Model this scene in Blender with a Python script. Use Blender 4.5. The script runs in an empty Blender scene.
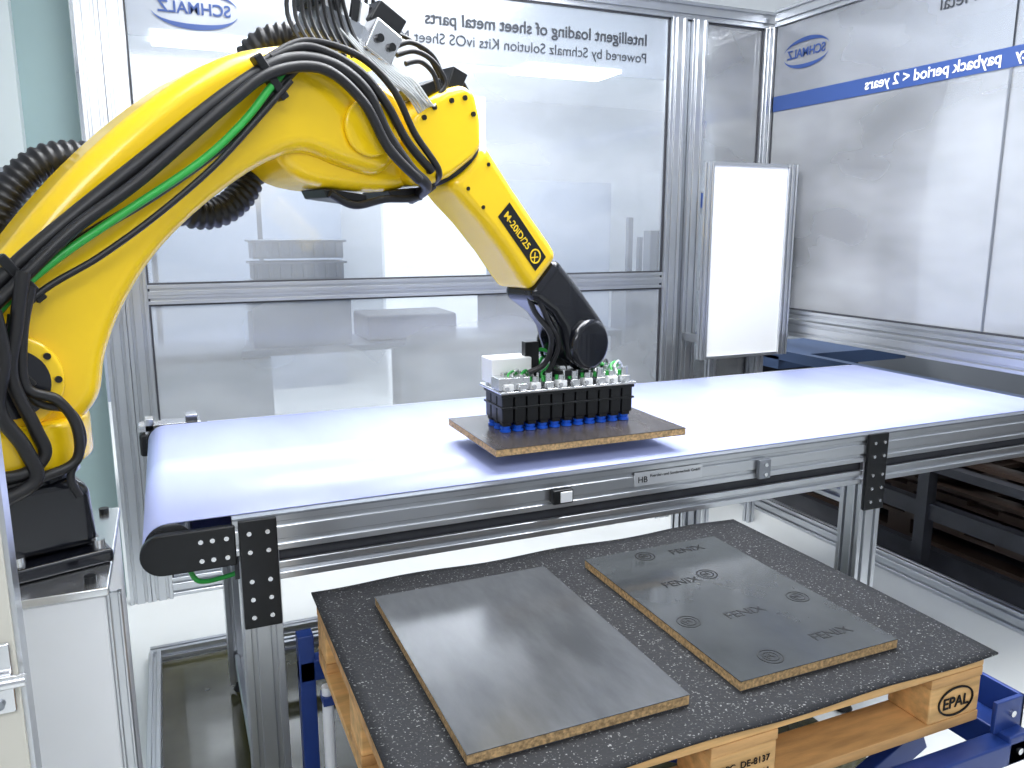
import bpy, math, random
from mathutils import Vector, Matrix
random.seed(4)
COL=bpy.context.scene.collection
# ------------------------------------------------------------ materials
def mat(name,col,rough=.5,metal=0,var=.0,vscale=8,bump=0,bscale=60,spec=.5,coat=0,stretch=None,emit=None):
    m=bpy.data.materials.new(name);m.use_nodes=True;nt=m.node_tree;b=nt.nodes['Principled BSDF']
    b.inputs['Roughness'].default_value=rough;b.inputs['Metallic'].default_value=metal
    b.inputs['Specular IOR Level'].default_value=spec;b.inputs['Coat Weight'].default_value=coat
    b.inputs['Base Color'].default_value=(*col,1)
    tc=nt.nodes.new('ShaderNodeTexCoord');mp=nt.nodes.new('ShaderNodeMapping');nt.links.new(tc.outputs['Object'],mp.inputs[0])
    if stretch: mp.inputs['Scale'].default_value=stretch
    if var>0:
        n=nt.nodes.new('ShaderNodeTexNoise');n.inputs['Scale'].default_value=vscale;n.inputs['Detail'].default_value=5
        nt.links.new(mp.outputs[0],n.inputs[0])
        r=nt.nodes.new('ShaderNodeValToRGB');r.color_ramp.elements[0].position=.3;r.color_ramp.elements[1].position=.7
        r.color_ramp.elements[0].color=(*[c*(1-var) for c in col],1);r.color_ramp.elements[1].color=(*[min(1,c*(1+var)) for c in col],1)
        nt.links.new(n.outputs[0],r.inputs[0]);nt.links.new(r.outputs[0],b.inputs['Base Color'])
    if bump>0:
        n=nt.nodes.new('ShaderNodeTexNoise');n.inputs['Scale'].default_value=bscale;nt.links.new(mp.outputs[0],n.inputs[0])
        bp=nt.nodes.new('ShaderNodeBump');bp.inputs['Strength'].default_value=bump;bp.inputs['Distance'].default_value=.005
        nt.links.new(n.outputs[0],bp.inputs['Height']);nt.links.new(bp.outputs[0],b.inputs['Normal'])
    if emit: b.inputs['Emission Color'].default_value=(*col,1);b.inputs['Emission Strength'].default_value=emit
    return m
YEL=mat('robot_yellow',(.95,.63,.008),.26,0,.05,3,coat=.4)
BLK=mat('black_rubber',(.010,.010,.012),.42)
BLKM=mat('black_metal',(.012,.013,.015),.32,.3)
BLKG=mat('black_casting',(.007,.008,.013),.20,.2,coat=.4)
ALU=mat('anodised_aluminium',(.58,.60,.63),.28,.9,.05,4)
ALUD=mat('aluminium_dark',(.28,.30,.33),.4,.8)
STEEL=mat('bright_steel',(.72,.73,.75),.22,.95)
WHITE=mat('white_paint',(.82,.84,.87),.4,0,.02)
WHITEP=mat('white_panel',(.90,.91,.92),.3)
GREEN=mat('green_hose',(.03,.38,.06),.35)
TEAL=mat('teal_paint',(.27,.37,.37),.7,0,.04,2)
BLUEF=mat('blue_steel',(.015,.045,.22),.35,.1,.1)
BELT=mat('belt_pvc',(.49,.55,.90),.27,0,.10,1.6,bump=.03,bscale=200,stretch=(2.2,.5,1))
BLUECUP=mat('blue_silicone',(.01,.10,.62),.35)
WOOD=mat('pine_wood',(.58,.33,.13),.6,0,.3,6,bump=.2,stretch=(1,6,8))
WOOD2=mat('pine_wood_light',(.72,.43,.17),.6,0,.28,6,bump=.2,stretch=(1,6,8))
DWOOD=mat('dark_stained_wood',(.045,.026,.017),.6,0,.4,5)
GREYT=mat('text_grey',(.04,.045,.055),.6)
NAVY=mat('banner_blue',(.03,.075,.26),.5)
CREAM=mat('cream_paint',(.62,.60,.53),.45)
GREYP=mat('grey_plastic',(.09,.11,.14),.5,0,.1)
DGREY=mat('dark_grey',(.035,.037,.045),.5,0,.2)
CLEAR=mat('clear_tube',(.62,.64,.65),.15,.2)
WTEXT=mat('white_text',(.9,.9,.9),.5)
YTEXT=mat('yellow_text',(.95,.65,.02),.5)
INK=mat('ink_black',(.004,.004,.005),.5,spec=.2)
INK2=mat('ink_print',(.008,.008,.009),.4,spec=.3)

def nodes(m): return m.node_tree,m.node_tree.nodes['Principled BSDF']
CHIP=mat('chipboard',(.50,.33,.16),.8,0,.5,140,bump=.5,bscale=200)
def laminate(name,c1,c2,r1,r2,sc=(9,1.3,1),rot=.5,metal=0,spec=.5,det=9):
    m=mat(name,c1,r1,metal,spec=spec);nt,b=nodes(m)
    tc=nt.nodes.new('ShaderNodeTexCoord');mp=nt.nodes.new('ShaderNodeMapping');mp.inputs['Rotation'].default_value=(0,0,rot);mp.inputs['Scale'].default_value=sc
    n=nt.nodes.new('ShaderNodeTexNoise');n.inputs['Scale'].default_value=3;n.inputs['Detail'].default_value=det;n.inputs['Roughness'].default_value=.6
    r=nt.nodes.new('ShaderNodeValToRGB');r.color_ramp.elements[0].position=.35;r.color_ramp.elements[1].position=.75
    r.color_ramp.elements[0].color=(*c1,1);r.color_ramp.elements[1].color=(*c2,1)
    mr=nt.nodes.new('ShaderNodeMapRange');mr.inputs['From Min'].default_value=.35;mr.inputs['From Max'].default_value=.65;mr.inputs['To Min'].default_value=r1;mr.inputs['To Max'].default_value=r2
    L=nt.links.new;L(tc.outputs['Object'],mp.inputs[0]);L(mp.outputs[0],n.inputs[0]);L(n.outputs[0],r.inputs[0]);L(r.outputs[0],b.inputs['Base Color']);L(n.outputs[0],mr.inputs[0]);L(mr.outputs[0],b.inputs['Roughness'])
    return m
LAM=laminate('laminate_silver_grey',(.085,.09,.097),(.125,.13,.138),.13,.20,(5,1.6,1),.75,.25,.7,8)
LAM2=laminate('laminate_film',(.042,.046,.049),(.058,.063,.066),.08,.14,(3,2,1),.5,0,.6)
LAM3=laminate('laminate_brown',(.048,.043,.044),(.07,.062,.062),.22,.28)
SHEET=mat('speckled_rubber',(.05,.052,.056),.65,bump=.25,bscale=120,spec=.2);nt,b=nodes(SHEET)
tc=nt.nodes.new('ShaderNodeTexCoord');n=nt.nodes.new('ShaderNodeTexNoise');n.inputs['Scale'].default_value=210;n.inputs['Detail'].default_value=3
r=nt.nodes.new('ShaderNodeValToRGB');r.color_ramp.elements[0].position=.61;r.color_ramp.elements[1].position=.72
r.color_ramp.elements[0].color=(.020,.021,.024,1);r.color_ramp.elements[1].color=(.26,.26,.26,1)
nt.links.new(tc.outputs['Object'],n.inputs[0]);nt.links.new(n.outputs[0],r.inputs[0]);nt.links.new(r.outputs[0],b.inputs['Base Color'])
def poly(name,tint,op,rough,var=.1,ior=1.45):
    m=bpy.data.materials.new(name);m.use_nodes=True;nt=m.node_tree;nt.nodes.clear();N=nt.nodes.new;L=nt.links.new
    o=N('ShaderNodeOutputMaterial');t=N('ShaderNodeBsdfTransparent');d=N('ShaderNodeBsdfDiffuse');g=N('ShaderNodeBsdfGlossy')
    d.inputs[0].default_value=(*tint,1);g.inputs['Roughness'].default_value=rough;t.inputs[0].default_value=(.92,.95,.98,1)
    tc=N('ShaderNodeTexCoord');mp=N('ShaderNodeMapping');mp.inputs['Scale'].default_value=(.6,.6,1.4);nz=N('ShaderNodeTexNoise');nz.inputs['Scale'].default_value=1.5;nz.inputs['Detail'].default_value=3
    mr=N('ShaderNodeMapRange');mr.inputs['From Min'].default_value=.3;mr.inputs['From Max'].default_value=.7;mr.inputs['To Min'].default_value=max(0,op-var);mr.inputs['To Max'].default_value=op+var
    L(tc.outputs['Object'],mp.inputs[0]);L(mp.outputs[0],nz.inputs[0]);L(nz.outputs[0],mr.inputs[0])
    b_=N('ShaderNodeMixShader');L(mr.outputs[0],b_.inputs[0]);L(t.outputs[0],b_.inputs[1]);L(d.outputs[0],b_.inputs[2])
    fr=N('ShaderNodeFresnel');fr.inputs[0].default_value=ior
    c=N('ShaderNodeMixShader');L(fr.outputs[0],c.inputs[0]);L(b_.outputs[0],c.inputs[1]);L(g.outputs[0],c.inputs[2]);L(c.outputs[0],o.inputs[0])
    return m
PCU=poly('polycarbonate_clear',(.80,.83,.87),.24,.07,.16,1.65)
PCL=poly('polycarbonate_frosted',(.70,.73,.77),.36,.14,.18,1.65)
PCR=poly('polycarbonate_smoked',(.66,.68,.71),.42,.10,.18,1.55)
BAN=poly('banner_film',(.62,.64,.68),.35,.2)
# ------------------------------------------------------------ geometry helpers
def empty(name):
    e=bpy.data.objects.new(name,None);COL.objects.link(e);return e
def mk(name,vs,fs,m,par=None,smooth=False,bevel=0,seg=3,ang=35):
    me=bpy.data.meshes.new(name);me.from_pydata([tuple(v) for v in vs],[],fs);me.update()
    import bmesh
    bm=bmesh.new();bm.from_mesh(me);bmesh.ops.recalc_face_normals(bm,faces=bm.faces);bm.to_mesh(me);bm.free()
    o=bpy.data.objects.new(name,me);COL.objects.link(o);me.materials.append(m)
    if par: o.parent=par
    if smooth or bevel:
        for p in me.polygons:p.use_smooth=True
        try: me.set_sharp_from_angle(angle=math.radians(ang if not bevel else 60))
        except Exception: pass
    if bevel:
        md=o.modifiers.new('b','BEVEL');md.width=bevel;md.segments=seg;md.limit_method='ANGLE';md.angle_limit=math.radians(40);md.use_clamp_overlap=True
        for p in me.polygons:p.use_smooth=True
        for e in me.edges:e.use_edge_sharp=False
        w=o.modifiers.new('w','WEIGHTED_NORMAL');w.keep_sharp=False
    return o
BF=[(0,1,3,2),(4,6,7,5),(0,4,5,1),(2,3,7,6),(0,2,6,4),(1,5,7,3)]
def box(name,x0,x1,y0,y1,z0,z1,m,par=None,bevel=0):
    return mk(name,[(x,y,z) for x in(x0,x1) for y in(y0,y1) for z in(z0,z1)],BF,m,par,bevel=bevel,seg=2)
def multi(name,boxes,m,par=None,bevel=0):
    vs=[];fs=[]
    for x0,x1,y0,y1,z0,z1 in boxes:
        k=len(vs);vs+=[(x,y,z) for x in(x0,x1) for y in(y0,y1) for z in(z0,z1)];fs+=[tuple(i+k for i in f) for f in BF]
    return mk(name,vs,fs,m,par,bevel=bevel,seg=2)
def basis(d):
    d=d.normalized();a=Vector((0,0,1)) if abs(d.z)<.9 else Vector((1,0,0));u=d.cross(a).normalized();return u,d.cross(u)
def cylgeo(vs,fs,p0,p1,r0,r1,n=20):
    p0=Vector(p0);p1=Vector(p1);u,v=basis(p1-p0);k=len(vs)
    for p,r in((p0,r0),(p1,r1)):
        for i in range(n):
            a=2*math.pi*i/n;vs.append(p+u*math.cos(a)*r+v*math.sin(a)*r)
    for i in range(n):
        j=(i+1)%n;fs.append((k+i,k+j,k+n+j,k+n+i))
    fs.append(tuple(k+i for i in range(n)));fs.append(tuple(k+n+i for i in range(n)))
def cyl(name,p0,p1,r,m,par=None,r1=None,n=28,bevel=0):
    vs=[];fs=[];cylgeo(vs,fs,p0,p1,r,r if r1 is None else r1,n);return mk(name,vs,fs,m,par,smooth=True,bevel=bevel)
def cyls(name,L,m,par=None,n=12):
    vs=[];fs=[]
    for p0,p1,r in L: cylgeo(vs,fs,p0,p1,r,r,n)
    return mk(name,vs,fs,m,par,smooth=True)
def catmull(P,k=8,closed=False):
    P=[Vector(p) for p in P];out=[];n=len(P)
    for i in range(n if closed else n-1):
        g=(lambda j:P[j%n]) if closed else (lambda j:P[max(0,min(n-1,j))])
        a,b,c,d=g(i-1),g(i),g(i+1),g(i+2)
        for j in range(k):
            t=j/k;out.append(.5*((2*b)+(c-a)*t+(2*a-5*b+4*c-d)*t*t+(3*b-a-3*c+d)*t**3))
    if not closed: out.append(P[-1])
    return out
def tube(name,pts,r,m,par=None,rib=False,k=8,n=10,ribp=.016):
    P=catmull(pts,k)
    if rib:
        L=[0]
        for i in range(1,len(P)):L.append(L[-1]+(P[i]-P[i-1]).length)
        q=[];cnt=int(L[-1]/(ribp/4));j=0
        for c in range(cnt+1):
            s=L[-1]*c/cnt
            while j<len(P)-2 and L[j+1]<s:j+=1
            f=(s-L[j])/max(1e-9,L[j+1]-L[j]);q.append(P[j].lerp(P[j+1],f))
        P=q;n=20
    vs=[];fs=[];u=None
    for i,p in enumerate(P):
        t=(P[min(i+1,len(P)-1)]-P[max(i-1,0)]).normalized()
        if u is None:u,_=basis(t)
        u=(u-t*u.dot(t)).normalized();v=t.cross(u)
        rr=r if not rib else r*(1.0 if i%4 in(0,1) else .86)
        for a in range(n):
            w=2*math.pi*a/n;vs.append(p+u*math.cos(w)*rr+v*math.sin(w)*rr)
    for i in range(len(P)-1):
        for a in range(n):
            b=(a+1)%n;fs.append((i*n+a,i*n+b,(i+1)*n+b,(i+1)*n+a))
    fs.append(tuple(range(n)));fs.append(tuple((len(P)-1)*n+a for a in range(n)))
    return mk(name,vs,fs,m,par,smooth=True,ang=50)
def alu(name,ax,a0,a1,b0,b1,c0,c1,par=None,m=None,pitch=.045):
    W=b1-b0;Hh=c1-c0
    def side(l,o2):
        k=max(1,round(l/pitch));w=.0055;d=min(.014,o2*.3);o=[]
        for i in range(k):
            c=l*(i+.5)/k;o+=[(c-w-.002,0),(c-w,.002),(c-w,d),(c+w,d),(c+w,.002),(c+w+.002,0)]
        return o
    e=.0015
    poly=[(e,0)]
    poly+=[(x,y) for x,y in side(W,Hh)];poly+=[(W-e,0),(W,e)]
    poly+=[(W-y,x) for x,y in side(Hh,W)];poly+=[(W,Hh-e),(W-e,Hh)]
    poly+=[(W-x,Hh-y) for x,y in side(W,Hh)];poly+=[(e,Hh),(0,Hh-e)]
    poly+=[(y,Hh-x) for x,y in side(Hh,W)];poly.append((0,e))
    vs=[]
    for a in(a0,a1):
        for b,c in poly:
            q=[b0+b,c0+c];q.insert(ax,a);vs.append(tuple(q))
    n=len(poly);fs=[tuple(range(n)),tuple(range(n,2*n))]+[(i,(i+1)%n,n+(i+1)%n,n+i) for i in range(n)]
    return mk(name,vs,fs,m or ALU,par)
def text(name,body,loc,rot,m,par,width=None,size=.05,align='LEFT',ext=.0006,shear=0,bold=0,height=None):
    c=bpy.data.curves.new(name,'FONT');c.body=body;c.size=size;c.extrude=ext;c.align_x=align;c.shear=shear;c.offset=bold
    c.materials.append(m);o=bpy.data.objects.new(name,c);COL.objects.link(o)
    o.location=loc;o.rotation_euler=rot
    if width:
        bpy.context.view_layer.update();k=width/max(.001,o.dimensions.x);o.scale=(k,k if not height else height,1)
    if par:o.parent=par
    return o
def ring(name,c,u,v,ru,rv,t,m,par,dep=.001,n=40):
    c=Vector(c);u=Vector(u);v=Vector(v);w=u.cross(v).normalized()*dep;vs=[];fs=[]
    for i in range(n):
        a=2*math.pi*i/n;e=u*math.cos(a);f=v*math.sin(a)
        p=c+e*ru+f*rv;q=c+e*(ru-t)+f*(rv-t);vs+=[p+w,q+w,q-w,p-w]
    for i in range(n):
        j=(i+1)%n
        for k in range(4):
            l=(k+1)%4;fs.append((i*4+k,i*4+l,j*4+l,j*4+k))
    return mk(name,vs,fs,m,par)
# ------------------------------------------------------------ room
FLOOR=mat('epoxy_floor',(.80,.82,.80),.16,0,.04,1.5,coat=.2)
DARKF=mat('olive_floor',(.065,.062,.030),.10,0,.5,2.5,coat=.3)
box('floor',-4,8,-3,10,-.05,0,FLOOR)
box('floor_inset',-.12,1.95,.4,3.17,.0005,.006,DARKF)
CEI=mat('ceiling_white',(.88,.90,.93),.7)
box('ceiling',-4,8,-3,10,3.2,3.25,CEI)
FW=mat('far_wall_paint',(.70,.73,.77),.7,0,.03,1)
box('wall_far',-4,8,9.5,9.6,0,3.2,FW)
wl=empty('wall_left')
box('panel',-1.6,-.27,3.86,3.9,0,3.2,TEAL,wl)
box('pillar',-.72,-.47,3.78,3.86,1.9,3.2,mat('pale_paint',(.50,.56,.56),.6),wl)
box('duct',-.85,-.46,3.70,3.86,1.78,1.9,ALUD,wl)
wb=empty('wall_back')
Y0,Y1=3.78,3.825
for i,x in enumerate((-.25,-.16,)): alu('post_%d'%i,2,0,2.75,x+.001,x+.089,Y0-.02,Y1,wb)
for i,x in enumerate((2.535,2.665)): alu('post_r%d'%i,2,0,2.75,x,x+.09,Y0-.02,Y1,wb)
box('post_gap',2.626,2.664,Y0+.01,Y1,0,2.75,ALUD,wb)
alu('post_corner',2,0,2.75,3.15,3.24,Y0-.04,Y1+.05,wb)
alu('rail_mid',0,-.07,2.535,Y0,Y1,1.385,1.43,wb)
alu('rail_mid2',0,-.07,2.535,Y0+.005,Y1,1.345,1.385,wb)
alu('rail_bottom',0,-.07,3.15,Y0,Y1,0.0,.09,wb)
alu('rail_top',0,-.25,3.24,Y0,Y1,2.75,2.84,wb)
multi('gaskets',[(-.07,2.535,3.792,3.799,1.43,1.438),(-.07,2.535,3.792,3.799,1.337,1.345),(-.07,-.062,3.79,3.799,.09,2.75),(2.527,2.535,3.79,3.799,.09,2.75),(2.755,2.763,3.79,3.799,.09,2.75),(3.142,3.15,3.79,3.799,.09,2.75),(-.07,3.15,3.79,3.799,2.742,2.75)],DGREY,wb)
box('panel_upper',-.07,2.535,3.80,3.806,1.43,2.75,PCU,wb)
box('panel_lower',-.07,2.535,3.80,3.806,.09,1.345,PCL,wb)
box('panel_side',2.755,3.15,3.80,3.806,.09,2.75,PCU,wb)
box('banner',-.06,2.53,3.797,3.799,2.44,2.74,BAN,wb)
R180=(math.pi/2,0,math.pi)
text('title_line',"Intelligent loading of sheet metal parts",(2.40,3.792,2.60),R180,GREYT,wb,width=1.20,size=.06,bold=.0009)
text('subtitle_line',"Powered by Schmalz Solution Kits ivOS Sheet Metal",(2.40,3.792,2.515),R180,GREYT,wb,width=1.42,size=.06)
def logo(par,o,ux,uz,w):
    o=Vector(o);ux=Vector(ux);uz=Vector(uz)
    rot=(math.pi/2,0,math.atan2(ux.y,ux.x))
    text('logo_text','SCHMALZ',o-ux*(.46*w)+uz*(-.06*w),rot,NAVY,par,width=.92*w,size=.1,bold=.002)
    for sg in(1,-1):
        vs=[];fs=[];n=24
        for i in range(n+1):
            an=math.radians(15+150*i/n)*sg
            th=.012+.06*math.sin(math.pi*i/n)
            for rr in(0,th):
                vs.append(o+ux*(math.cos(an)*(.56-rr*.3)*w)+uz*(math.sin(an)*(.26-rr)*w))
        for i in range(n): fs.append((2*i,2*i+1,2*i+3,2*i+2))
        mk('logo_swoosh',vs,fs,NAVY,par)
logo(wb,(.20,3.79,2.56),(-1,0,0),(0,0,1),.31)
box('marker',2.755,2.775,3.77,3.80,1.78,1.86,NAVY,wb)
for z in(.8,1.36,2.2): box('hinge',2.755,2.775,3.765,3.79,z-.04,z+.04,STEEL,wb)
wr=empty('wall_right')
XR=3.2
alu('rail_a',1,-.5,3.74,XR-.02,XR+.025,1.18,1.225,wr);alu('rail_b',1,-.5,3.74,XR-.02,XR+.025,1.08,1.17,wr)
alu('rail_top',1,-.5,3.74,XR-.02,XR+.025,2.75,2.84,wr);alu('rail_bottom',1,-.5,3.74,XR-.02,XR+.025,0,.09,wr)
alu('post_front',2,0,2.75,XR-.02,XR+.07,1.0,1.09,wr)
box('panel_a',XR,XR+.006,2.345,3.74,1.225,2.75,PCR,wr);box('panel_b',XR,XR+.006,1.09,2.335,1.225,2.75,PCR,wr)
box('panel_joint',XR-.004,XR+.01,2.335,2.345,1.225,2.75,ALUD,wr)
multi('gaskets',[(XR-.006,XR-.001,1.09,3.74,1.225,1.234),(XR-.006,XR-.001,3.732,3.74,1.225,2.75)],DGREY,wr)
box('banner',XR-.004,XR-.002,1.09,3.74,2.385,2.745,BAN,wr)
box('blue_band',XR-.006,XR-.0045,1.09,3.76,2.305,2.385,NAVY,wr)
RY=(math.pi/2,0,math.pi/2)
text('band_text','payback period < 2 years',(XR-.009,2.38,2.328),RY,WTEXT,wr,width=.70,size=.06,bold=.001)
text('band_text_b','Increased productivity',(XR-.009,1.72,2.328),RY,WTEXT,wr,width=.60,size=.06,bold=.001)
text('title','Intelligent loading of Sheet Metal',(XR-.009,1.62,2.60),RY,GREYT,wr,width=1.07,size=.06)
logo(wr,(XR-.009,3.50,2.58),(0,1,0),(0,0,1),.30)
EM=mat('led_panel',(.96,.98,1),.5,emit=9)
EM2=mat('led_panel_far',(.96,.98,1),.5,emit=7)
cl=empty('ceiling_light')
for i,(x,y,w,h) in enumerate([(.55,7.5,1.0,.5),(3.8,7.5,1.0,.5),(5.6,2.6,.5,1.2)]):
    box('far_panel_%d'%i,x-w/2,x+w/2,y-h/2,y+h/2,3.17,3.2,EM2,cl)
for i,(x,y,w,h) in enumerate([(.3,1.3,.35,1.3),(2.0,1.3,.35,1.3)]):
    box('cell_panel_%d'%i,x-w/2,x+w/2,y-h/2,y+h/2,3.16,3.2,EM,cl)
def area(name,loc,sx,sy,e,rot=(0,0,0),col=(.95,.97,1)):
    l=bpy.data.lights.new(name,'AREA');l.shape='RECTANGLE';l.size=sx;l.size_y=sy;l.energy=e;l.color=col
    o=bpy.data.objects.new(name,l);COL.objects.link(o);o.location=loc;o.rotation_euler=rot;return o
area('cell_lamp',(1.3,2.3,3.1),2.0,1.4,125)
area('front_lamp',(-.2,-1.0,3.0),2.0,.8,45,(math.radians(35),0,0))
area('hall_lamp',(2,6.6,3.1),5,3,220)
area('side_lamp',(5.6,2.5,3.1),2,3,50)
w=bpy.data.worlds.new('w');bpy.context.scene.world=w;w.use_nodes=True
w.node_tree.nodes['Background'].inputs[0].default_value=(.86,.92,1,1);w.node_tree.nodes['Background'].inputs[1].default_value=.55
# hall furniture behind the screens
hs=empty('storage_shelf')
multi('frame',[(-.3,3.2,5.3,5.9,.86,.9),(-.3,-.25,5.3,5.35,0,.86),(3.15,3.2,5.3,5.35,0,.86),(-.3,3.2,5.3,5.9,.3,.33),(1.4,1.45,5.3,5.35,0,.86)],GREYP,hs)
multi('cabinets',[(-.2,.6,5.35,5.9,.33,.84),(1.6,2.9,5.4,5.9,.33,.8)],mat('cabinet_grey',(.35,.38,.42),.5),hs)
lm=empty('laboratory_device')
multi('housings',[(1.25,1.9,5.4,5.85,.902,1.08),(2.2,2.7,5.4,5.8,.902,1.2)],DGREY,lm,.02)
cr=empty('plastic_crate')
cb=[(.50,1.14,5.38,5.70,.902,1.33)]
for z0,z1 in((1.34,1.46),(1.475,1.60)):
    cb+=[(.53,1.11,5.42,5.68,z0,z1-.02),(.51,1.13,5.40,5.70,z1-.02,z1-.005)]
    for i in range(8): cb.append((.55+i*.072,.575+i*.072,5.405,5.42,z0+.01,z1-.02))
multi('crates',cb,GREYP,cr,.004)
cr2=empty('workbench_tower');multi('posts',[(3.3,3.34,5.4,5.44,0,1.75),(3.4,3.43,5.4,5.44,0,1.6),(3.5,3.6,5.4,5.5,0,1.65),(3.28,3.62,5.38,5.6,0,1.3)],GREYP,cr2)
box('partition_screen',2.0,3.07,7.8,7.9,0,2.95,WHITEP)
multi('cabinet_row',[(-2,-.1,8.6,9.2,0,2.2),(-.05,.9,8.6,9.2,0,1.9),(.95,1.75,8.6,9.2,0,2.1),(3.4,5.0,8.6,9.2,0,2.2)],mat('cabinet_blue_grey',(.33,.37,.45),.5))
# outside right: rack with dark pallets
rk=empty('stacked_pallets')
for k in range(4):
    z=.10+k*.15
    bx=[]
    for i in range(6): bx.append((3.45,4.35,1.0+i*.5,1.12+i*.5+.22,z+.115,z+.135))
    for x in(3.45,3.85,4.25):
        bx.append((x,x+.1,1.0,3.84,z,z+.02));bx.append((x,x+.1,1.0,3.84,z+.095,z+.115))
        for y in(1.0,1.9,2.8,3.6): bx.append((x,x+.1,y,y+.14,z+.02,z+.095))
    multi('pallet_%d'%k,bx,DWOOD,rk)
box('base_plate',3.4,4.6,.6,4.0,0,.1,DGREY,rk)
rb=empty('steel_rack')
multi('beams',[(3.32,3.38,.6,4.4,.28,.36),(3.32,3.38,.6,4.4,.52,.56),(3.3,3.36,4.3,4.36,0,1.0),(3.3,3.36,.6,.66,0,1.0),(3.30,3.36,2.6,2.66,0,.8),(3.3,4.6,4.3,4.36,.7,.78)],DGREY,rb)
multi('top_beams',[(3.5,3.56,.6,5,.86,.92),(3.5,4.6,3.9,4.5,.80,.88),(3.9,3.96,.6,5,.98,1.02)],mat('rack_blue',(.05,.09,.19),.5),rb)
box('tool_cabinet',4.7,5.3,.4,5.5,0,1.1,mat('tool_cabinet_grey',(.22,.24,.27),.5),None,.01)
# white standing panel
wp=empty('white_partition_board')
box('sheet',2.60,3.08,3.455,3.475,1.0,1.985,WHITEP,wp)
alu('edge_l',2,.985,2.0,2.565,2.60,3.44,3.485,wp,pitch=.035);alu('edge_r',2,.985,2.0,3.08,3.14,3.44,3.485,wp,pitch=.03)
box('edge_t',2.60,3.08,3.445,3.48,1.985,2.0,ALU,wp);box('edge_b',2.60,3.08,3.445,3.48,.985,1.0,ALU,wp)
alu('foot_l',2,0,1.2,2.66,2.705,3.49,3.535,wp);alu('foot_r',2,0,1.2,2.98,3.025,3.49,3.535,wp)
multi('arms',[(2.66,2.70,3.53,3.75,1.05,1.09),(2.98,3.02,3.53,3.75,1.05,1.09)],ALU,wp)
# left near door post
dp=empty('door_post')
box('post',-.34,-.222,1.17,1.24,0,2.75,CREAM,dp)
box('strip',-.222,-.216,1.18,1.22,0,2.75,ALU,dp)
box('latch_plate',-.262,-.226,1.160,1.17,1.03,1.13,STEEL,dp,.003)
cyl('latch_bolt',(-.245,1.15,1.08),(-.21,1.15,1.08),.009,STEEL,dp)
cyls('screws',[((-.244,1.155,1.045),(-.244,1.16,1.045),.006),((-.244,1.155,1.115),(-.244,1.16,1.115),.006)],ALUD,dp)
# ------------------------------------------------------------ conveyor
cv=empty('belt_conveyor')
XA,XB,YA,YB,ZT,RR=-.035,3.03,1.885,2.865,1.02,.056
prof=[]
n=16
for i in range(n+1):
    a=math.pi/2+math.pi*i/n;prof.append((XA+RR*math.cos(a),ZT-RR+RR*math.sin(a)))
for i in range(n+1):
    a=-math.pi/2+math.pi*i/n;prof.append((XB+RR*math.cos(a),ZT-RR+RR*math.sin(a)))
vs=[];fs=[];m_=len(prof)
for y in(YA-.01,YB):
    for x,z in prof: vs.append((x,y,z))
for i in range(m_): fs.append((i,(i+1)%m_,m_+(i+1)%m_,m_+i))
bo=mk('belt',vs,fs,BELT,cv,smooth=True,ang=60)
sd=bo.modifiers.new('s','SOLIDIFY');sd.thickness=.003;sd.offset=-1
cyl('roller_a',(XA,YA,ZT-RR),(XA,YB,ZT-RR),RR-.004,STEEL,cv);cyl('roller_b',(XB,YA,ZT-RR),(XB,YB,ZT-RR),RR-.004,STEEL,cv)
for nm,y0,y1 in(('front',1.83,1.872),('back',2.868,2.91)):
    alu('side_beam_'+nm,0,.10,3.05,y0+.02 if nm=='front' else y0,y1,.925,1.012,cv)
    alu('lower_beam_'+nm,0,.20,3.0,y0+.025 if nm=='front' else y0,y1+.02,.85,.895,cv)
box('beam_gap_shade',.10,3.05,1.873,1.879,.86,1.0,DGREY,cv)  # added dark sheet, its colour stands in for shade in the gap between beams
box('beam_lip',.10,3.05,1.846,1.873,1.012,1.017,ALUD,cv)
def capsule(name,y0,y1,x0,x1,zc,r):
    pts=[(x0+r+r*math.cos(a),zc+r*math.sin(a)) for a in [math.pi/2+math.pi*i/14 for i in range(15)]]+[(x1,zc-r),(x1,zc+r)]
    k=len(pts);v=[(x,y0,z) for x,z in pts]+[(x,y1,z) for x,z in pts]
    return mk(name,v,[tuple(range(k)),tuple(range(k,2*k))]+[(i,(i+1)%k,k+(i+1)%k,k+i) for i in range(k)],BLKM,cv,bevel=.004)
capsule('end_plate_front',1.842,1.862,-.097,.105,.955,.048);capsule('end_plate_back',2.9,2.92,-.097,.105,.958,.048)
box('end_plate_right',3.03,3.12,1.842,1.862,.91,1.01,BLKM,cv,.01)
bl=[]
for x in(.03,.055,.085):
    for z in(.932,.977): bl.append(((x,1.836,z),(x,1.843,z),.0055))
bx_=[]
for (x0,x1,z0,z1) in((.112,.197,.745,1.012),(2.045,2.13,.76,1.018)):
    box('bracket_plate',x0,x1,1.838,1.85,z0,z1,BLKM,cv,.003)
    for zz in [z0+.03,z0+.075,z0+.12,z1-.03,z1-.075]:
        for x in(x0+.022,x1-.022):
            bx_.append(((x,1.832,zz),(x,1.839,zz),.0055))
cyls('bolts',bl+bx_,STEEL,cv)
for nm,x in(('l',.11),('r',2.043)):
    alu('leg_f'+nm,2,.05,.925,x,x+.09,1.852,1.942,cv);alu('leg_b'+nm,2,.05,.925,x,x+.09,2.82,2.91,cv)
    alu('cross_'+nm,1,1.942,2.82,x+.02,x+.065,.75,.795,cv);alu('cross_low_'+nm,1,1.942,2.82,x+.02,x+.065,.12,.165,cv)
    for y in(1.897,2.865): cyl('foot',(x+.045,y,.006),(x+.045,y,.05),.035,BLKM,cv,r1=.015)
alu('floor_rail_x',0,.2,2.04,2.84,2.885,.12,.165,cv)
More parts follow.
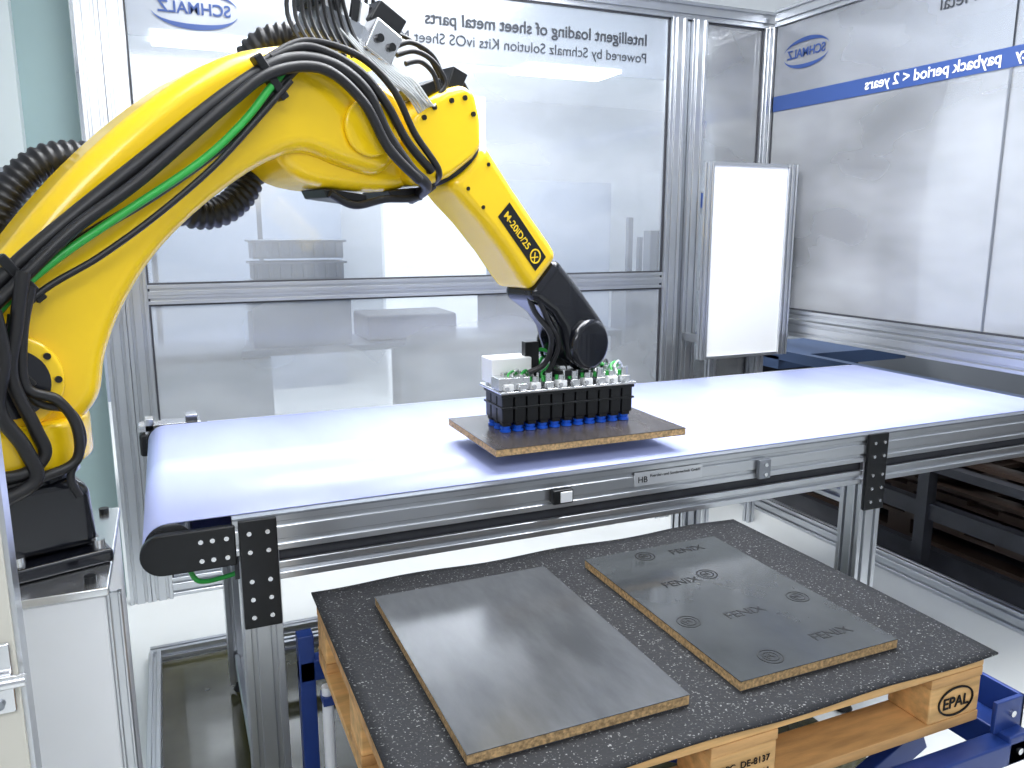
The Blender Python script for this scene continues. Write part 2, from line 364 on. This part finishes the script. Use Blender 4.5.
box('sensor_block',.905,.965,1.822,1.85,.945,.985,BLKM,cv,.004);box('sensor_face',.925,.96,1.818,1.823,.95,.98,WHITE,cv,.002)
box('name_plate',1.17,1.40,1.8465,1.8495,.955,.995,mat('plate_silver',(.62,.64,.67),.35,.5),cv)
text('plate_text','HB',(1.18,1.8455,.965),(math.pi/2,0,0),INK,cv,width=.03,size=.02,ext=.0003)
text('plate_text_b','Foerder- und Sondertechnik GmbH',(1.22,1.8455,.978),(math.pi/2,0,0),INK,cv,width=.17,size=.02,ext=.0003)
box('clamp',1.60,1.645,1.835,1.85,.925,.985,ALUD,cv,.003);cyls('clamp_bolts',[((1.622,1.828,.94),(1.622,1.836,.94),.006),((1.622,1.828,.97),(1.622,1.836,.97),.006)],STEEL,cv)
multi('rear_bracket',[(-.12,.08,2.93,3.0,.985,1.01),(-.1,-.07,2.93,2.99,.9,1.03),(.03,.07,2.93,2.99,1.0,1.035)],STEEL,cv,.003)
box('rear_motor',-.12,.06,2.925,3.0,.90,.98,BLKM,cv,.01)
tube('air_hose',[(.0,1.9,.9),(.02,1.9,.86),(.07,1.92,.85),(.12,1.93,.86),(.16,1.95,.9)],.006,GREEN,cv)
bfm=empty('floor_guide_rail')
alu('rail_x',0,-.16,2.0,3.18,3.225,.008,.053,bfm);alu('rail_y',1,1.94,3.18,-.165,-.122,.002,.053,bfm)
# ------------------------------------------------------------ pallet + lift table
PX0,PX1,PY0,PY1,PZ=.27,1.47,.99,1.79,.676
pl=empty('wooden_pallet')
bx=[];bx2=[]
for y,wd in((PY0,.145),(PY0+.1875,.1),(PY0+.33,.145),(PY0+.5125,.1),(PY1-.145,.145)): bx.append((PX0,PX1,y,y+wd,PZ+.122,PZ+.144))
for x in(PX0,PX0+.5275,PX1-.145): bx2.append((x,x+.145,PY0,PY1,PZ+.1,PZ+.121))
multi('deck_boards',bx,WOOD2,pl,.002);multi('stringers',bx2,WOOD,pl,.002)
bk=[]
for x in(PX0,PX0+.5275,PX1-.145):
    for y,w_ in((PY0,.1),(PY0+.35,.1),(PY1-.1,.1)): bk.append((x+.001,x+.144,y+.001,y+w_,PZ+.022,PZ+.1))
multi('blocks',bk,WOOD2,pl,.004)
multi('bottom_boards',[(PX0,PX1,y,y+.1,PZ,PZ+.022) for y in(PY0,PY0+.35,PY1-.1)],WOOD,pl,.002)
multi('bottom_runners',[(PX0,PX0+.10,PY0,PY1,PZ-.022,PZ-.0005)],WOOD2,pl,.002)
ring('stamp_ring',(PX1-.072,PY0-.0008,PZ+.061),(1,0,0),(0,0,1),.05,.032,.004,INK,pl)
text('stamp_text','EPAL',(PX1-.072,PY0-.001,PZ+.048),(math.pi/2,0,0),INK,pl,width=.072,size=.03,align='CENTER',bold=.0004)
text('stamp_text_b','IPPC  DE-8137',(PX0+.60,PY0-.001,PZ+.065),(math.pi/2,0,0),INK,pl,width=.11,size=.02,align='CENTER')
text('stamp_text_c','DB AG 13061',(PX0+.60,PY0-.001,PZ+.038),(math.pi/2,0,0),INK,pl,width=.11,size=.02,align='CENTER')
nx,ny=48,32;vs=[];fs=[]
for j in range(ny+1):
    for i in range(nx+1):
        u=i/nx;v=j/ny;x=PX0-.008+u*(PX1-PX0+.026);y=PY0-.015+v*(PY1-PY0+.03)
        e=min(u,1-u,v,1-v);z=PZ+.1485+(.003*math.sin(u*19+v*4)+.003)*max(0,1-e*14)
        vs.append((x,y,z))
for j in range(ny):
    for i in range(nx):
        k=j*(nx+1)+i;fs.append((k,k+1,k+nx+2,k+nx+1))
ms=mk('rubber_mat',vs,fs,SHEET,None,smooth=True);sd=ms.modifiers.new('s','SOLIDIFY');sd.thickness=.004;sd.offset=0
MZ=PZ+.1508
lt=empty('lift_table')
fr=[(.30,.35,.93,1.80,.58,.652),(1.49,1.55,.93,1.84,.60,.665),(.30,1.55,.93,.975,.60,.652),(.225,1.55,1.8,1.84,.60,.655),(.39,1.49,1.05,1.10,.62,.674),(.39,1.49,1.68,1.73,.62,.674),(.39,1.49,1.36,1.41,.62,.674),
 (.3,.36,1.0,1.8,.08,.13),(1.38,1.44,1.0,1.8,.08,.13),(.3,1.44,1.0,1.06,.006,.08),(.3,1.44,1.72,1.78,.006,.08)]
multi('frame',fr,BLUEF,lt,.004)
multi('corner_guides',[(1.475,1.56,.955,.965,.66,.73),(1.55,1.56,.955,1.05,.60,.73),(1.55,1.56,1.74,1.84,.60,.73),(.225,.262,1.80,1.84,.25,.72)],BLUEF,lt,.002)
def bar(name,p0,p1,w,h,m,par):
    p0=Vector(p0);p1=Vector(p1);u,v=basis(p1-p0);vs=[p+u*a*w/2+v*b*h/2 for p in(p0,p1) for a in(-1,1) for b in(-1,1)]
    return mk(name,vs,BF,m,par,bevel=.003)
for y in(1.08,1.70):
    bar('scissor_a',(.36,y,.1),(1.42,y,.6),.03,.06,BLUEF,lt);bar('scissor_b',(.36,y+.035,.6),(1.42,y+.035,.1),.03,.06,BLUEF,lt)
cyl('pivot',(.88,1.03,.35),(.88,1.76,.35),.02,STEEL,lt)
cyl('support_post',(.275,1.72,.006),(.275,1.72,.63),.013,WHITE,lt);box('post_clamp',.262,.35,1.70,1.74,.59,.61,BLUEF,lt)
cyls('guide_bolts',[((1.52,.948,.70),(1.52,.956,.70),.007),((1.52,.925,.63),(1.52,.931,.63),.007),((1.30,.925,.63),(1.30,.931,.63),.007)],STEEL,lt)
TH=.0185
def board(x0,x1,y0,y1,z,m):
    e=empty('laminate_board')
    box('core',x0,x1,y0,y1,z,z+TH,CHIP,e,.0008);box('top_face',x0-.0006,x1+.0006,y0-.0006,y1+.0006,z+TH,z+TH+.0015,m,e)
    box('bottom_face',x0,x1,y0,y1,z-.001,z,LAM,e)
    return e
board(.385,.81,1.075,1.68,MZ+.001,LAM)
e2=board(.922,1.318,1.072,1.675,MZ+.001,LAM2)
zt=MZ+.0013+TH+.0015
def bp(u,v): return(.922+u*.396,1.675-v*.603,zt)
for u,v in((.38,.07),(.58,.32),(.87,.62),(.12,.62),(.28,.92)):
    c=bp(u,v);ring('print_ring',c,(1,0,0),(0,1,0),.026,.026,.003,INK2,e2,.0003);ring('print_ring_inner',c,(1,0,0),(0,1,0),.017,.017,.003,INK2,e2,.0003)
    text('print_tick','N',(c[0]-.008,c[1]-.008,zt),(0,0,.3),INK2,e2,size=.022,ext=.0002,bold=.0006)
for u,v in((.56,.10),(.24,.36),(.34,.66),(.60,.90)):
    text('print_word','FENIX',bp(u,v),(0,0,0),INK2,e2,width=.10,size=.03,ext=.0002,bold=.0003)
board(.775,1.378,1.905,2.295,1.072,LAM3)
# ------------------------------------------------------------ gripper
BZ=1.0925
gp=empty('suction_gripper')
GX0,GX1,GY0,GY1=.852,1.285,2.05,2.185
nc,nr=11,3;px=(GX1-GX0)/nc;py=(GY1-GY0)/nr
cups=[];tubes=[];ribs=[]
for i in range(nc):
    for j in range(nr):
        x=GX0+px*(i+.5);y=GY0+py*(j+.5)
        cups+=[((x,y,BZ+.0005),(x,y,BZ+.007),.0165),((x,y,BZ+.007),(x,y,BZ+.012),.012),((x,y,BZ+.012),(x,y,BZ+.018),.0145)]
        tubes.append((x-px*.45,x+px*.45,y-py*.45,y+py*.45,BZ+.028,BZ+.112))
        ribs.append((x-px*.34,x+px*.34,y-py*.34,y+py*.34,BZ+.018,BZ+.03))
cyls('suction_cups',cups,BLUECUP,gp,14)
multi('cell_bodies',tubes,BLKM,gp,.004);multi('cell_necks',ribs,BLK,gp,.003)
multi('frame_bands',[(GX0-.002,GX1+.002,GY0-.002,GY1+.002,BZ+.07,BZ+.076),(GX0-.002,GX1+.002,GY0-.002,GY1+.002,BZ+.104,BZ+.112)],BLKM,gp,.001)
box('top_plate',GX0-.006,GX1+.008,GY0-.006,GY1+.03,BZ+.113,BZ+.122,STEEL,gp,.003)
vb=[];vc=[];wv=[];vk=[]
for i in range(10):
    for j,y in enumerate((GY0+.012,GY0+.058,GY0+.104,GY0+.148)):
        x=GX0+.022+i*.0425+.006*(j%2)
        (vb if (i+j)%2 else wv).append((x-.015,x+.015,y-.014,y+.016,BZ+.122,BZ+.142+.006*(j%2)))
        vc+=[((x,y,BZ+.140),(x,y,BZ+.158+.008*((i+j)%2)),.009),((x-.008,y-.02,BZ+.131),(x-.008,y-.012,BZ+.131),.006),((x+.012,y+.005,BZ+.14),(x+.012,y+.005,BZ+.167),.004)]
        vk.append(((x-.010,y+.010,BZ+.142),(x-.010,y+.010,BZ+.156),.005))
multi('valve_blocks',vb,STEEL,gp,.003);multi('valve_blocks_white',wv,WHITEP,gp,.003);cyls('valve_caps',vc,STEEL,gp);cyls('push_fittings',vk,GREEN,gp)
for i in range(22):
    x=GX0+.03+i*.0175;y=GY0+.02+random.random()*.07
    tube('air_line_%d'%i,[(x,y-.02,BZ+.14),(x+.004,y,BZ+.162),(x+.030,y+.02,BZ+.168+random.random()*.008),(x+.055,y+.04,BZ+.15)],.0038,(GREEN,CLEAR,GREEN,BLK)[i%4],gp,k=6,n=6)
tube('main_line',[(1.0,2.16,BZ+.15),(1.06,2.19,BZ+.20),(1.14,2.17,BZ+.195),(1.22,2.12,BZ+.165)],.006,GREEN,gp)
tube('main_line_b',[(.96,2.18,BZ+.17),(.99,2.15,BZ+.215),(1.04,2.14,BZ+.215),(1.08,2.11,BZ+.16)],.0055,GREEN,gp)
box('control_box',GX0-.003,GX0+.125,2.12,2.205,BZ+.131,BZ+.205,WHITEP,gp,.004)
box('control_plate',GX0-.008,GX0+.09,GY0+.005,2.115,BZ+.124,BZ+.16,STEEL,gp,.003)
multi('mount',[(GX0+.13,GX0+.30,2.09,2.19,BZ+.145,BZ+.165)],BLKM,gp,.004)
# ------------------------------------------------------------ robot
rb_=empty('industrial_robot_arm')
B0=Vector((-.26,1.68,0));U=Vector((1.34,.44,0)).normalized();NN=Vector((U.y,-U.x,0))
def R(s,z,d=0): return B0+U*s+NN*d+Vector((0,0,z))
def prism(name,pts,d0,d1,m,par,bevel=.03,seg=6,smoothk=0):
    P=[Vector((a,b,0)) for a,b in pts]
    if smoothk:P=catmull(P,smoothk,True)
    k=len(P);v=[R(p.x,p.y,d0) for p in P]+[R(p.x,p.y,d1) for p in P]
    return mk(name,v,[tuple(range(k)),tuple(range(k,2*k))]+[(i,(i+1)%k,k+(i+1)%k,k+i) for i in range(k)],m,par,bevel=bevel,seg=seg)
ped=empty('robot_pedestal')
box('cabinet',-.56,-.135,1.48,1.92,0,1.04,WHITE,ped,.006)
box('top_plate',-.565,-.13,1.475,1.925,1.04,1.056,STEEL,ped,.003)
cyls('plate_bolts',[((-.16,1.51,1.056),(-.16,1.51,1.068),.01),((-.16,1.89,1.056),(-.16,1.89,1.068),.01)],BLKM,ped)
alu('corner_strip',2,0,1.04,-.135,-.112,1.48,1.50,ped,pitch=.02)
prism('base_flange',[(-.2,1.057),(.10,1.057),(.10,1.085),(-.2,1.085)],-.15,.13,BLKG,rb_,.008)
prism('base_body',[(-.18,1.085),(.085,1.085),(.08,1.20),(.05,1.225),(-.16,1.225)],-.12,.10,BLKG,rb_,.02)
cyls('base_bolts',[(R(s,1.085,d),R(s,1.102,d),.011) for s in(-.17,-.05,.08) for d in(-.12,.11)],STEEL,rb_)
cyl('turntable',R(-.04,1.225),R(-.04,1.25),.125,BLKG,rb_,n=40)
cyl('j1_housing',R(-.04,1.25),R(-.04,1.335),.15,YEL,rb_,n=48,bevel=.012)
prism('shoulder',[(-.2,1.30),(.09,1.30),(.115,1.34),(.10,1.42),(.02,1.50),(-.1,1.52),(-.2,1.48)],-.14,-.02,YEL,rb_,.02)
up=[(-.17,1.40),(-.15,1.50),(-.08,1.575),(-.02,1.625),(.04,1.698),(.119,1.785),(.22,1.878),(.336,1.964),(.439,2.014),(.57,2.043),(.664,2.032),(.737,1.995),(.79,1.925),(.80,1.85),(.74,1.79),(.65,1.80),(.558,1.825),(.489,1.809),(.412,1.766),(.316,1.695),(.234,1.615),(.173,1.526),(.135,1.44),(.115,1.36),(.06,1.31),(-.03,1.29),(-.12,1.32)]
prism('lower_arm',up,-.09,.095,YEL,rb_,.038,7,4)
cyl('j2_cover',R(-.03,1.41,.09),R(-.03,1.41,.115),.085,YEL,rb_,n=40,bevel=.01)
cyl('j2_disc',R(-.03,1.41,.115),R(-.03,1.41,.122),.06,BLKG,rb_,n=40)
cyls('j2_bolts',[(R(-.03+.072*math.cos(a),1.41+.072*math.sin(a),.112),R(-.03+.072*math.cos(a),1.41+.072*math.sin(a),.121),.006) for a in [i*math.pi/5 for i in range(10)]],BLKM,rb_)
j3=[(.50,1.84),(.53,1.79),(.585,1.762),(.70,1.752),(.80,1.757),(.85,1.79),(.85,1.90),(.80,1.98),(.70,2.0),(.6,1.98),(.52,1.92)]
prism('elbow_housing',j3,-.15,.06,YEL,rb_,.03,6,3)
cyl('elbow_motor_cap',R(.68,1.88,-.15),R(.68,1.88,-.24),.075,BLKM,rb_)
el=[(.80,1.83),(.815,1.91),(.86,1.958),(.92,1.99),(.975,2.008),(1.01,1.99),(1.025,1.93),(1.028,1.865),(1.0,1.835),(.93,1.79),(.86,1.765),(.81,1.77)]
prism('forearm_base',el,-.095,.095,YEL,rb_,.024,6)
cyls('elbow_bolts',[(R(s,z,.092),R(s,z,.100),.006) for s,z in((.85,1.92),(.88,1.945),(.93,1.965),(.97,1.975),(.995,1.94),(.86,1.80))],BLKM,rb_)
ax=Vector((.68,-.733))
def A(t,w): return (1.003+ax.x*t+.733*w, 1.822+ax.y*t+.68*w)
X_=(U*ax.x+Vector((0,0,ax.y))).normalized();Y_=(U*.733+Vector((0,0,.68))).normalized();Z_=X_.cross(Y_)
cyl('j3_disc',R(.70,1.885,.095),R(.70,1.885,.108),.062,YEL,rb_,n=40,bevel=.006)
cyl('black_collar',R(*A(-.036,0)),R(*A(-.008,0)),.086,BLKM,rb_,n=40)
cyl('collar_ring',R(*A(-.05,0)),R(*A(-.036,0)),.084,YEL,rb_,n=40)
fo=[A(-.01,-.078),A(.05,-.076),A(.13,-.066),A(.24,-.062),A(.33,-.066),A(.385,-.066),A(.385,.078),A(.33,.080),A(.24,.077),A(.13,.076),A(.05,.078),A(-.01,.080)]
prism('forearm',fo,-.075,.075,YEL,rb_,.03,8)
def lab(name,t0,t1,w0,w1,d,m):
    v=[R(*A(t,w),dd) for dd in(d,d+.001) for t in(t0,t1) for w in(w0,w1)]
    return mk(name,v,BF,m,rb_)
lab('label_plate',.15,.345,-.020,.034,.0755,BLKM)
def rtext(body,t,w,d,m,width,size=.04):
    o=text('label_text',body,(0,0,0),(0,0,0),m,None,width=width,size=size,ext=.0003,bold=.0003)
    M=Matrix((X_,Y_,Z_)).transposed();o.rotation_euler=M.to_euler();o.location=R(*A(t,w),d);o.parent=rb_
rtext('M-20iD/25',.16,-.005,.0772,YTEXT,.12,.03)
ring('label_logo',R(*A(.315,.006),.0772),X_,Y_,.02,.02,.004,YTEXT,rb_,.0004)
rtext('X',.305,-.008,.0772,YTEXT,.022,.03)
cyls('forearm_bolts',[(R(*A(t,w),.070),R(*A(t,w),.078),.005) for t,w in((.035,-.045),(.035,.045),(.10,-.04))],BLKM,rb_)
# wrist
wr_=[A(.385,-.064),A(.385,.076),A(.42,.078),(1.43,1.49),(1.50,1.42),(1.545,1.37),(1.545,1.30),(1.50,1.258),(1.43,1.252),(1.385,1.275),(1.365,1.33),(1.345,1.385),(1.305,1.43),A(.42,-.066)]
prism('wrist_body',wr_,-.068,.068,BLKG,rb_,.028,7)
cyl('wrist_hub',R(1.443,1.333,.06),R(1.443,1.333,.09),.076,BLKG,rb_,n=36,bevel=.018)
cyl('wrist_hub_back',R(1.443,1.333,-.06),R(1.443,1.333,-.085),.07,BLKG,rb_,n=36,bevel=.016)
cyl('tool_flange',R(1.43,1.275),R(1.39,1.262),.035,BLKM,rb_)
fc=Vector((1.085,2.125,0))
cyl('tool_flange_b',fc+Vector((0,0,BZ+.165)),fc+Vector((0,0,1.27)),.045,STEEL,gp);cyl('tool_adapter',fc+Vector((0,0,BZ+.15)),fc+Vector((0,0,BZ+.166)),.06,BLKM,gp)
bar('tool_bracket',(.985,2.15,BZ+.15),(.985,2.15,1.34),.03,.045,BLKM,gp)
tube('wrist_cable',[R(1.235,1.50,.03),R(1.255,1.44,.04),R(1.30,1.37,.06),R(1.31,1.29,.03),R(1.27,1.26,0)],.008,BLK,rb_)
tube('wrist_cable_b',[R(1.25,1.49,.05),R(1.29,1.41,.06),R(1.33,1.34,.06),R(1.32,1.26,.03)],.007,BLK,rb_)
def hs_(name,pts,r,m,d,**k): return tube(name,[R(p[0],p[1],(p[2] if len(p)>2 else d)) for p in pts],r,m,rb_,**k)
hs_('hose_main',[(-.12,1.50),(-.03,1.585),(.06,1.665),(.22,1.795),(.39,1.93),(.50,1.995),(.60,2.0),(.68,1.955),(.73,1.87),(.79,1.80),(.85,1.765,.1),(.86,1.74,.02)],.014,BLK,.125)
hs_('hose_second',[(-.12,1.48),(-.03,1.56),(.08,1.665),(.20,1.755),(.37,1.90),(.46,1.965),(.57,1.985),(.66,1.93),(.72,1.84),(.80,1.775)],.011,BLK,.145)
hs_('hose_third',[(-.10,1.46),(.0,1.575),(.09,1.645),(.23,1.73),(.37,1.83),(.45,1.91),(.53,1.99),(.6,2.03,.09),(.66,2.06,.05)],.009,BLK,.12)
hs_('hose_green',[(-.10,1.47),(-.02,1.555),(.06,1.622),(.16,1.69),(.31,1.79),(.40,1.87),(.46,1.94),(.53,2.0,.1)],.0075,GREEN,.135)
hs_('hose_fourth',[(-.06,1.47),(.02,1.56),(.12,1.62),(.22,1.69),(.33,1.78),(.42,1.87),(.50,1.955)],.006,BLK,.14)
hs_('hose_fifth',[(.48,2.0,.10),(.56,2.03,.11),(.66,2.0,.12),(.73,1.94,.12),(.79,1.86,.115),(.86,1.80,.11)],.010,BLK,.12)
hs_('hose_sixth',[(.46,1.99,.10),(.56,2.045,.09),(.67,2.03,.11),(.75,1.97,.12),(.81,1.88,.115),(.88,1.80,.11),(.90,1.77,.04)],.008,BLK,.12)
hs_('drop_cable_a',[(.0,1.60),(-.02,1.51),(-.035,1.43),(-.01,1.34),(.0,1.29),(-.04,1.262),(-.12,1.27)],.011,BLK,.16)
hs_('drop_cable_b',[(.01,1.575),(-.01,1.50),(-.015,1.41),(.03,1.38),(.055,1.33),(.05,1.27),(.0,1.25),(-.08,1.24)],.009,BLK,.15)
hs_('drop_cable_c',[(-.05,1.54),(-.045,1.46),(-.06,1.38),(-.03,1.31),(-.02,1.25),(-.09,1.22)],.012,BLK,.17)
hs_('drop_cable_d',[(-.02,1.53),(-.03,1.45),(0,1.38),(.05,1.355),(.065,1.30),(.04,1.24),(.05,1.2)],.007,BLK,.14)
for s,z in((.0,1.585),(.46,1.955),(-.03,1.44)):
    c=R(s,z,.13);bar('hose_clip',c+Vector((0,0,.04))-U*.028,c-Vector((0,0,.035))+U*.028,.026,.018,BLKM,rb_)
tube('corrugated_hose',[R(-.16,1.45,-.12),R(-.06,1.56,-.13),R(.0,1.66,-.13),(R(.05,1.745,-.13)),R(.12,1.80,-.13),R(.22,1.80,-.14),R(.33,1.73,-.14),R(.40,1.70,-.14),R(.47,1.715,-.14),R(.53,1.78,-.15),R(.55,1.90,-.16),R(.53,2.0,-.15),R(.56,2.07,-.1),R(.64,2.09,-.06)],.034,BLK,rb_,rib=True,k=10)
# dress pack on the elbow
prism('valve_rack',[(.60,2.085),(.74,2.045),(.765,2.10),(.625,2.14)],-.05,.05,ALUD,rb_,.004)
for i in range(7):
    a=.605+i*.022;z=2.14-i*.0066
    prism('valve_%d'%i,[(a,z),(a+.018,z-.005),(a+.028,z+.045),(a+.01,z+.05)],-.045,.05,WHITE if i%2 else BLKM,rb_,.002)
for i in range(9):
    a=.60+i*.018
    hs_('valve_line_%d'%i,[(a+.02,2.185-i*.006,.03),(a-.0,2.225,.05),(a-.05-.004*i,2.19,.07),(a-.06,2.10,.06),(a-.03,2.03,.08)],.0045,BLK,.03,k=5,n=6)
prism('junction_box',[(.70,2.055),(.765,2.02),(.80,2.085),(.735,2.12)],-.03,.095,STEEL,rb_,.005)
cyls('junction_knobs',[(R(.735,2.075,.095),R(.735,2.075,.104),.009),(R(.765,2.06,.095),R(.765,2.06,.104),.009)],BLKM,rb_)
prism('top_box',[(.73,2.12),(.80,2.085),(.83,2.13),(.76,2.165)],-.02,.07,BLKM,rb_,.005)
for i in range(9):
    o=i*.010
    hs_('clear_line_%d'%i,[(.66+o,2.09-o*.3,.06),(.70+o,2.035-o*.2,.09),(.745+o,1.995,.10),(.80+o*.8,1.965-o*.2,.10+.004*(i%3)),(.84+o*.6,1.93+o*.3,.09)],.0028,CLEAR,.08,k=5,n=6)
hs_('loop_a',[(.80,2.07),(.85,2.09),(.91,2.07),(.94,2.02),(.93,1.985)],.006,BLK,.05)
hs_('loop_b',[(.79,2.05),(.84,2.065),(.89,2.05),(.925,2.01),(.91,1.98)],.006,BLK,.08)
hs_('loop_c',[(.79,2.09),(.85,2.115),(.92,2.09),(.965,2.04),(.98,2.0)],.005,BLK,.0)
hs_('loop_d',[(.80,2.03),(.84,2.04),(.875,2.02),(.89,1.985)],.006,BLK,.10)
prism('connector_row',[(.86,1.965),(.935,1.995),(.925,2.02),(.85,1.99)],-.04,.06,BLKM,rb_,.003)
prism('side_unit',[(.97,2.01),(1.01,2.0),(1.035,2.045),(.99,2.06)],-.05,.03,BLKM,rb_,.004)
prism('side_sheet',[(.995,1.98),(1.05,1.96),(1.07,2.03),(1.01,2.05)],-.06,-.02,STEEL,rb_,.003)
hs_('side_cable',[(1.05,2.04),(1.075,2.0),(1.075,1.93),(1.05,1.87)],.006,BLK,-.02)
prism('under_connectors',[(.61,1.755),(.72,1.745),(.72,1.725),(.62,1.735)],-.06,.05,BLKM,rb_,.004)
prism('under_connectors_b',[(.77,1.755),(.86,1.765),(.87,1.735),(.79,1.73)],-.06,.06,BLKM,rb_,.004)
hs_('under_cable',[(.62,1.745),(.68,1.72),(.76,1.735),(.84,1.74),(.90,1.77)],.009,BLK,.06)
# ------------------------------------------------------------ camera
c=bpy.data.cameras.new('camera');cam=bpy.data.objects.new('camera',c);COL.objects.link(cam)
c.lens=36*802/1024;c.sensor_width=36;c.clip_start=.02
cam.location=(0,0,1.67);cam.rotation_euler=(math.radians(90)-math.atan(156/802),0,math.radians(-23.3))
bpy.context.scene.camera=cam
bpy.context.scene.view_settings.view_transform='Standard'
